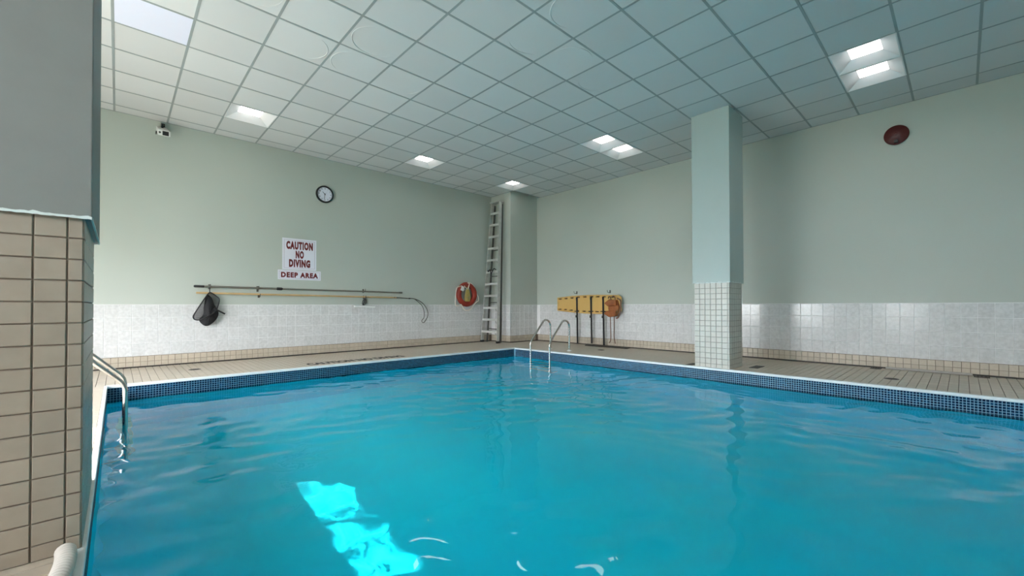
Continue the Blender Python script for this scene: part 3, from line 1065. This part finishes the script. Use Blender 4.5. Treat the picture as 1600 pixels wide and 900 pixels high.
# spine board: outline in (y, z); hung 6 cm off the wall
BY, BZc = 6.25, .975
sb = empty('spine_board', (XR - .085, BY, BZc), label='yellow spine board hung sideways on the right wall tiles', cat='spine board')
top = [(7.092, 1.135), (6.62, 1.168), (6.2, 1.182), (5.8, 1.180), (5.30, 1.165), (5.235, 1.12)]
bot = [(5.235, .82), (5.30, .765), (5.8, .748), (6.2, .752), (6.62, .775), (7.092, .815)]
outline = [(-(y - BY), z - BZc) for y, z in top + bot]
holes = []


def slot(y, z, w_=.058, h_=.021):
    pts = []
    for q in range(12):
        a = 2 * math.pi * q / 12
        pts.append((-(y - BY) + w_ * math.copysign(abs(math.cos(a)) ** .6, math.cos(a)), z - BZc + h_ * math.copysign(abs(math.sin(a)) ** .6, math.sin(a))))
    return pts


for y, z in [(7.0, 1.105), (6.808, 1.115), (6.62, 1.124), (6.426, 1.138), (6.224, 1.143), (6.029, 1.144), (5.85, 1.141), (5.675, 1.138), (5.45, 1.13)]: holes.append(slot(y, z))
for y, z in [(7.01, .846), (6.834, .838), (6.646, .824), (6.451, .81), (6.249, .80), (6.065, .795), (5.869, .793), (5.677, .793), (5.45, .80)]: holes.append(slot(y, z))
holes.append([(-(7.055 - BY) + a, z - BZc) for a, z in ((-.009, .92), (.009, .92), (.009, 1.03), (-.009, 1.03))])
bm_ = plate_mesh('board', outline, holes, .045, 'board_yellow', .008)
link('board', bm_, sb, (0, 0, 0), rot=FACE_W)
MB().add([(.030, -.98, -.195), (.030, 0, -.205), (.030, .82, -.150), (.030, .82, .150), (.030, 0, .195), (.030, -.98, .18)], [(0, 1, 2, 3, 4, 5), (5, 4, 3, 2, 1, 0)]).build('hole_shade', 'brown_strap', sb)  # dark sheet added behind the handle holes, its colour stands in for shade
for (y, zb_) in ((6.462, .02), (6.04, .045), (5.697, .03)):
    s = MB()
    s.box((-.036, y - BY - .024, .10 + 0), (-.030, y - BY + .024, .155))
    pts = [(.0, .17), (-.034, .165), (-.036, .08), (-.036, -.19), (-.030, -.40), (-.034, -.55), (-.028, zb_ - BZc)]
    for i_ in range(len(pts) - 1):
        (a, za), (b, zb2) = pts[i_], pts[i_ + 1]
        s.bar((a, y - BY - .003 * i_, za), (b, y - BY - .003 * (i_ + 1), zb2 - .004), .046, .005, (1, 0, 0))
    o = s.build('strap', 'black_strap', sb)
    MB().box((-.048, y - BY - .034, -.33), (-.03, y - BY + .030, -.27)).build('buckle', 'black', o, bevel=.003)
    MB().box((-.046, y - BY - .065, -.185), (-.02, y - BY + .065, -.165)).build('strap_clip', 'black', o, bevel=.003)
wall_hook(6.548, 1.262, .04, 'left hook holding the yellow spine board', 'y').rotation_euler = (0, 0, -R90)
wall_hook(5.579, 1.262, .04, 'right hook holding the yellow spine board', 'y').rotation_euler = (0, 0, -R90)

hi = empty('head_immobilizer', (XR - .15, 5.42, .88), label='orange foam head immobilizer strapped to the right end of the spine board', cat='head immobilizer')


def hb(pts, t0, t1, m_, name, bev=.012):
    n_ = len(pts)
    vs = [(-t1, y - 5.42, z - .88) for y, z in pts] + [(-t0, y - 5.42, z - .88) for y, z in pts]
    fs = [tuple(range(n_)), tuple(range(2 * n_ - 1, n_ - 1, -1))] + [(i_, i_ + n_, (i_ + 1) % n_ + n_, (i_ + 1) % n_) for i_ in range(n_)]
    return MB().add(vs, fs).build(name, m_, hi, bevel=bev)


hb([(5.500, 1.06), (5.29, 1.06), (5.245, .90), (5.30, .70), (5.50, .70), (5.53, .88)], -.035, .015, 'orange_foam', 'base_pad')
hb([(5.591, .99), (5.464, 1.075), (5.29, 1.06), (5.275, .94), (5.50, .92)], .0, .085, 'orange_foam', 'head_block')
hb([(5.592, .745), (5.54, .815), (5.29, .815), (5.29, .70), (5.466, .675)], .0, .085, 'orange_foam', 'head_block')
for (y0_, z0_) in ((5.46, 1.10), (5.35, 1.11)):
    MB().tube(smooth_path([(-.02, y0_ - 5.42 + .06, z0_ - .88), (-.06, y0_ - 5.42 + .01, z0_ - .84), (-.07, y0_ - 5.42 - .04, z0_ - .87), (-.04, y0_ - 5.42 - .02, z0_ - .93), (-.03, y0_ - 5.42 + .05, z0_ - .94)], 5), .010, 7).build('strap_loop', 'brown_strap', hi, smooth=True)
MB().tube(smooth_path([(-.01, -.13, .22), (.0, -.205, .17), (.0, -.215, .05), (-.01, -.20, -.08), (-.03, -.17, -.20), (-.03, -.12, -.23)], 6), .016, 7).build('side_strap', 'brown_strap', hi, smooth=True)
for pts in ([(5.466, .70), (5.457, .413), (5.458, .165), (5.50, .091)], [(5.363, .70), (5.365, .40), (5.368, .24), (5.335, .083)]):
    s = MB(); P_ = smooth_path([(-.02, y - 5.42, z - .88) for y, z in pts], 5)
    for i_ in range(len(P_) - 1): s.bar(P_[i_], P_[i_ + 1], .022, .004, (1, 0, 0))
    s.build('hanging_strap', 'brown_strap', hi)

# round red horn / bell
hn = empty('alarm_horn', (XR, .642, 3.409), label='round dark red alarm horn high on the right wall', cat='alarm')
MB().lathe([(.132, 0), (.140, .02), (.140, .035), (.125, .05), (.10, .055), (.07, .075), (.03, .085), (.001, .086)], (0, 0, 0), (-1, 0, 0), 40).build('gong', 'horn_red', hn, smooth=True)
MB().lathe([(.018, .08), (.018, .095), (.008, .10)], (0, 0, 0), (-1, 0, 0), 16).build('centre_bolt', 'horn_red', hn, smooth=True)
MB().box((-.10, -.02, -.125), (-.05, .02, -.085)).build('striker', 'black', hn)

# grey pipe with end drain covers on the floor at the foot of the right wall
pp = empty('floor_pipe', (XR - .105, .35, .002), label='grey cover strip lying on the deck at the foot of the right wall', cat='pipe')
MB().box((-.03, -.43, 0), (.03, .43, .03)).build('strip', 'pipe_grey', pp, bevel=.01)
for nm, (x, y, sx2, sy2), lab in (('drain_cover', (8.15, -.16, .11, .14), 'dark square drain cover at the right end of the grey cover strip'),
                                  ('drain_cover', (8.15, .885, .11, .12), 'dark square drain cover at the left end of the grey cover strip'),
                                  ('drain_cover', (7.02, 2.14, .16, .12), 'dark rectangular drain cover at the right of the tiled column foot'),
                                  ('drain_cover', (6.62, 2.95, .14, .10), 'dark rectangular drain cover at the left of the tiled column foot')):
    o = empty(nm, (x, y, 0), label=lab, cat='drain', group='rectangular deck drains')
    MB().box((-sx2, -sy2 / 2, 0), (sx2 if x < 8 else .05, sy2 / 2, .004)).build('plate', 'slot', o)
    for k_ in range(4):
        MB().box((-sx2 + .01, -sy2 / 2 + .012 + k_ * sy2 / 4, .004), ((sx2 if x < 8 else .05) - .01, -sy2 / 2 + .02 + k_ * sy2 / 4, .006)).build('bar', 'dull_steel', o)
mt = empty('drain_mat', (8.03, 5.56, 0), label='low black board lying on the deck under the hanging spine board straps', cat='mat')
MB().add([(-.10, .50, 0), (.12, .62, 0), (.16, -.55, 0), (-.06, -.60, 0), (-.10, .50, .014), (.12, .62, .014), (.16, -.55, .014), (-.06, -.60, .014)],
         [(0, 3, 2, 1), (4, 5, 6, 7), (0, 1, 5, 4), (1, 2, 6, 5), (2, 3, 7, 6), (3, 0, 4, 7)]).build('board', 'slot', mt, bevel=.004)
for (x, y, lab) in ((.83, 7.78, 'round dark floor drain in the deck left of the leaf net'), (7.389, 5.224, 'round dark floor drain in the deck below the head immobilizer'),
                    (7.106, .625, 'round dark floor drain in the right deck near the grey strip')):
    o = empty('floor_drain', (x, y, 0), label=lab, cat='drain', group='round floor drains')
    MB().lathe([(.075, 0), (.075, .003), (.06, .004)], (0, 0, 0), (0, 0, 1), 24).build('rim', 'dull_steel', o)
    MB().lathe([(.058, .004), (.055, .006)], (0, 0, 0), (0, 0, 1), 24).build('grate', 'slot', o)

# painted words on the left deck
tm = text_mesh('deck_lettering', 'CAUTION NO DIVING', .32, 'deck_letters', .014, 1.0, .0006)
wv = max(v.co.x for v in tm.vertices) - min(v.co.x for v in tm.vertices)
tm.transform(Matrix.Diagonal((1.68 / wv, 1, 1, 1)))
tag(link('deck_lettering', tm, None, (3.04, 7.17, .0012)), 'dark painted warning letters on the left deck beside the pool edge', 'lettering')

# ------------------------------------------------------------------ ribbed hose at the near left
hz = .030
path = smooth_path([(-.135, 2.27, hz), (-.130, 2.18, hz), (-.138, 2.05, hz), (-.16, 1.85, hz), (-.17, 1.5, hz), (-.15, 1.1, hz), (-.14, .6, hz), (-.16, .1, hz)], 90)
L_ = 0; rad = []
for i_, p in enumerate(path):
    if i_: L_ += (p - path[i_ - 1]).length
    rad.append(.025 + .0045 * math.sin(L_ / .020 * 2 * math.pi))
tag(MB().tube(path, rad, 16).build('ribbed_hose', 'hose', None, smooth=True), 'off-white ribbed hose on the pool edge at the foot of the near pier', 'hose')
